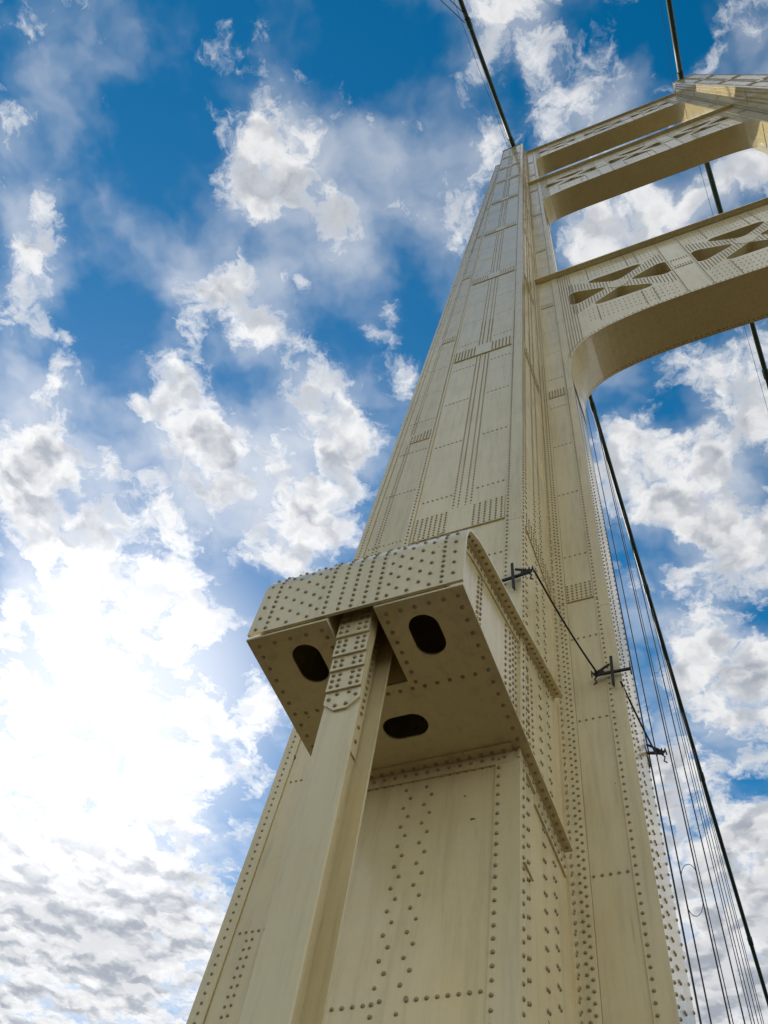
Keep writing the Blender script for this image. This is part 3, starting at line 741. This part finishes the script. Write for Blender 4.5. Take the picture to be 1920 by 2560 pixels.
zcab = lambda y: 88.2 - .425 * (y - 12) + .0004 * (y - 12) ** 2
c_near_front = lerp_pts((-2.72, 9.75, 92.35), (-4.66, -40.2, 77.2), 16, 1.0)
c_near_back = [(CX, y, zcab(y)) for y in np.linspace(13.2, 150, 30)]
FX = 2 * MID + 2.68
c_far_front = lerp_pts((FX - .05, 10.0, 92.6), (FX + .0, -45, 74), 16, 1.0)
c_far_back = [(FX - .1, y, 90.2 - .40 * (y - 12) + .0004 * (y - 12) ** 2) for y in np.linspace(13, 150, 30)]
main_cable(c_near_front, .21, 'dark green main cable running from the near leg top overhead towards the camera', (.005, .225), ((-.55, .9),))
main_cable(c_near_back, .20, 'dark green main cable slanting down to the right behind the near leg, hangers below it', (.145, .268, .40, .52, .66, .80), ())
main_cable(c_far_front, .24, 'dark main cable rising past the far leg top at the upper right', (.006,), ((-.62, .6),))
main_cable(c_far_back, .24, 'dark main cable seen through the openings between the cross struts', (.10, .165, .3), ((-.62, .4),))
# a stay pair tied to the near cable overhead
p0 = Vector((-3.17, -1.62, 87.75))
for k2, dx in enumerate((-.28, .30)):
    a = p0 + Vector((dx, 0, 0)); tag(MB().tube([a, a + Vector((-8.2, -14.4, -1.0))], .035, 6).build('stay_wire', M_ROPE), 'thin stay wire tied to the cable overhead, the ' + ('left' if k2 == 0 else 'right') + ' one of the pair', 'wire', 'stay wires on the overhead cable')
# hanger ropes
HY = [(23.2, .028, 0), (26.0, .024, 0), (33.2, .030, 0), (34.6, .020, .02), (42.4, .034, 0), (48.4, .024, 0), (51.6, .026, 0), (56.5, .026, 0), (61.5, .026, 0), (65, .026, 0)]
ORD = ['first', 'second', 'third', 'fourth', 'fifth', 'sixth', 'seventh', 'eighth', 'ninth', 'tenth']
for i, (y, r, dx) in enumerate(HY):
    o = MB().tube([(CX + dx, y, zcab(y) - .1), (CX + dx, y, GROUND)], r * 1.05, 6).build('hanger_rope', M_ROPE)
    tag(o, ORD[i] + ' dark hanger rope right of the tower leg, counted from the leg', 'hanger rope', 'hanger ropes under the near cable')
# thin spacer loops between the hangers
def loop_wire(a, b, h, label):
    a = Vector((CX, *a)); b = Vector((CX, *b)); pts = []
    for k2 in range(13):
        an = math.pi * k2 / 12; pts.append(a.lerp(b, (1 - math.cos(an)) / 2) + Vector((0, 0, h * math.sin(an))))
    tag(MB().tube(pts, .014, 5).build('spacer_wire', M_ROPE), label, 'wire', 'spacer wires between the hangers')
loop_wire((26.0, 20.9), (33.2, 26.8), .55, 'upward curved spacer wire low between the second and third hangers')
loop_wire((26.0, 19.9), (33.2, 25.6), -.6, 'downward curved spacer wire low between the second and third hangers')
loop_wire((26.0, 44.5), (33.2, 56.8), .5, 'spacer wire high between the second and third hangers')
loop_wire((34.6, 42.2), (42.4, 52.0), -.5, 'spacer wire halfway up between the fourth and fifth hangers')

# ------------------------------------------------------------------ rope round the leg on iron brackets
ZR = 9.80
def rope_holder(x, y, d, label, mat):
    """post clamped at a corner of the leg with an arm that carries the rope"""
    e = empty('rope_bracket', (x, y, ZR)); e.scale = (.8, .8, .8); tag(e, label, 'iron bracket', 'iron rope brackets on the leg')
    d = Vector(d).normalized(); L = Vector((0, 0, 1))
    MB().bar(-d*.34, d*.25, .038, .045).bar(-d*.34 - L*.11, -d*.34 + L*.11, .08, .02, d).build('arm', mat, e)
    MB().bar(L*.40 - d*.05, -L*.36 - d*.02, .062, .018, d).bar(L*.40 - d*.05 + Vector((0, -.025, 0)), -L*.36 - d*.02 + Vector((0, -.025, 0)), .014, .05, d).build('upright', mat, e)
    q = MB().bar(d*.22 + L*.06, d*.0 + L*.22, .03, .03).tube([d*.10 + L*.04, d*.28 + L*.02], .030, 8)
    for k2 in range(4): q.tube([d*(.10 + .06*k2) + L*.0, d*(.13 + .06*k2) + L*.075 + Vector((0, -.04, 0)), d*(.14 + .06*k2) - L*.045], .014, 6)
    q.tube([d*.2, d*.28 - L*.10, d*.25 - L*.2, d*.30 - L*.24], .014, 6)
    q.build('clamp', mat, e)
rope_holder(-1.86, YF(ZR) - .10, (1, -.06, .02), 'black iron rope bracket at the front corner of the leg beside the curved flange', M_BLACK)
rope_holder(-1.10, YW(ZR) - .10, (-1, -.04, 0), 'black iron rope bracket at the corner of the wing, middle of the three', M_BLACK)
rope_holder(-.97, YB(ZR) - .08, (1, .25, 0), 'small iron rope bracket on the outermost edge of the leg against the sky', M_RUST)
def sag(a, b, s, n=10): return lerp_pts(a, b, n, s)
RPT = [(-1.60, YF(ZR) - .12, ZR), (-1.29, YW(ZR) - .14, ZR + .02), (-.80, YB(ZR) - .02, ZR)]
rope = sag((-1.60, YF(ZR) - .12, ZR), (-1.28, YW(ZR) - .14, ZR + .02), .09) + sag((-.98, YW(ZR) - .14, ZR - .28), (-.86, YB(ZR) - .02, ZR - .02), .04)
tag(MB().tube(rope[:11], .0135, 8).build('guard_rope', M_BLACK, smooth=True), 'black wire rope strung from the front corner bracket to the middle bracket', 'wire rope', 'guard ropes round the leg')
tag(MB().tube(rope[11:], .0135, 8).build('guard_rope', M_BLACK, smooth=True), 'black wire rope strung from the middle bracket to the bracket at the outer edge', 'wire rope', 'guard ropes round the leg')
# small mast on top of the strut, next to the leg
q = MB().tube([(-1.3, YW(92) + .1, 92.3), (-1.32, YW(92) + .1, 94.6)], .035, 6).tube([(-1.31, YW(92) + .1, 93.2), (-.95, YW(92) + .1, 93.5)], .03, 6).tube([(-1.31, YW(92) + .1, 92.9), (-1.6, YW(92) + .1, 93.0)], .03, 6).tube([(-1.12, YW(92) + .1, 92.3), (-1.15, YW(92) + .1, 93.7)], .03, 6)
tag(q.build('antenna_mast', M_BLACK), 'tiny dark antenna mast on the top strut beside the near leg', 'antenna')
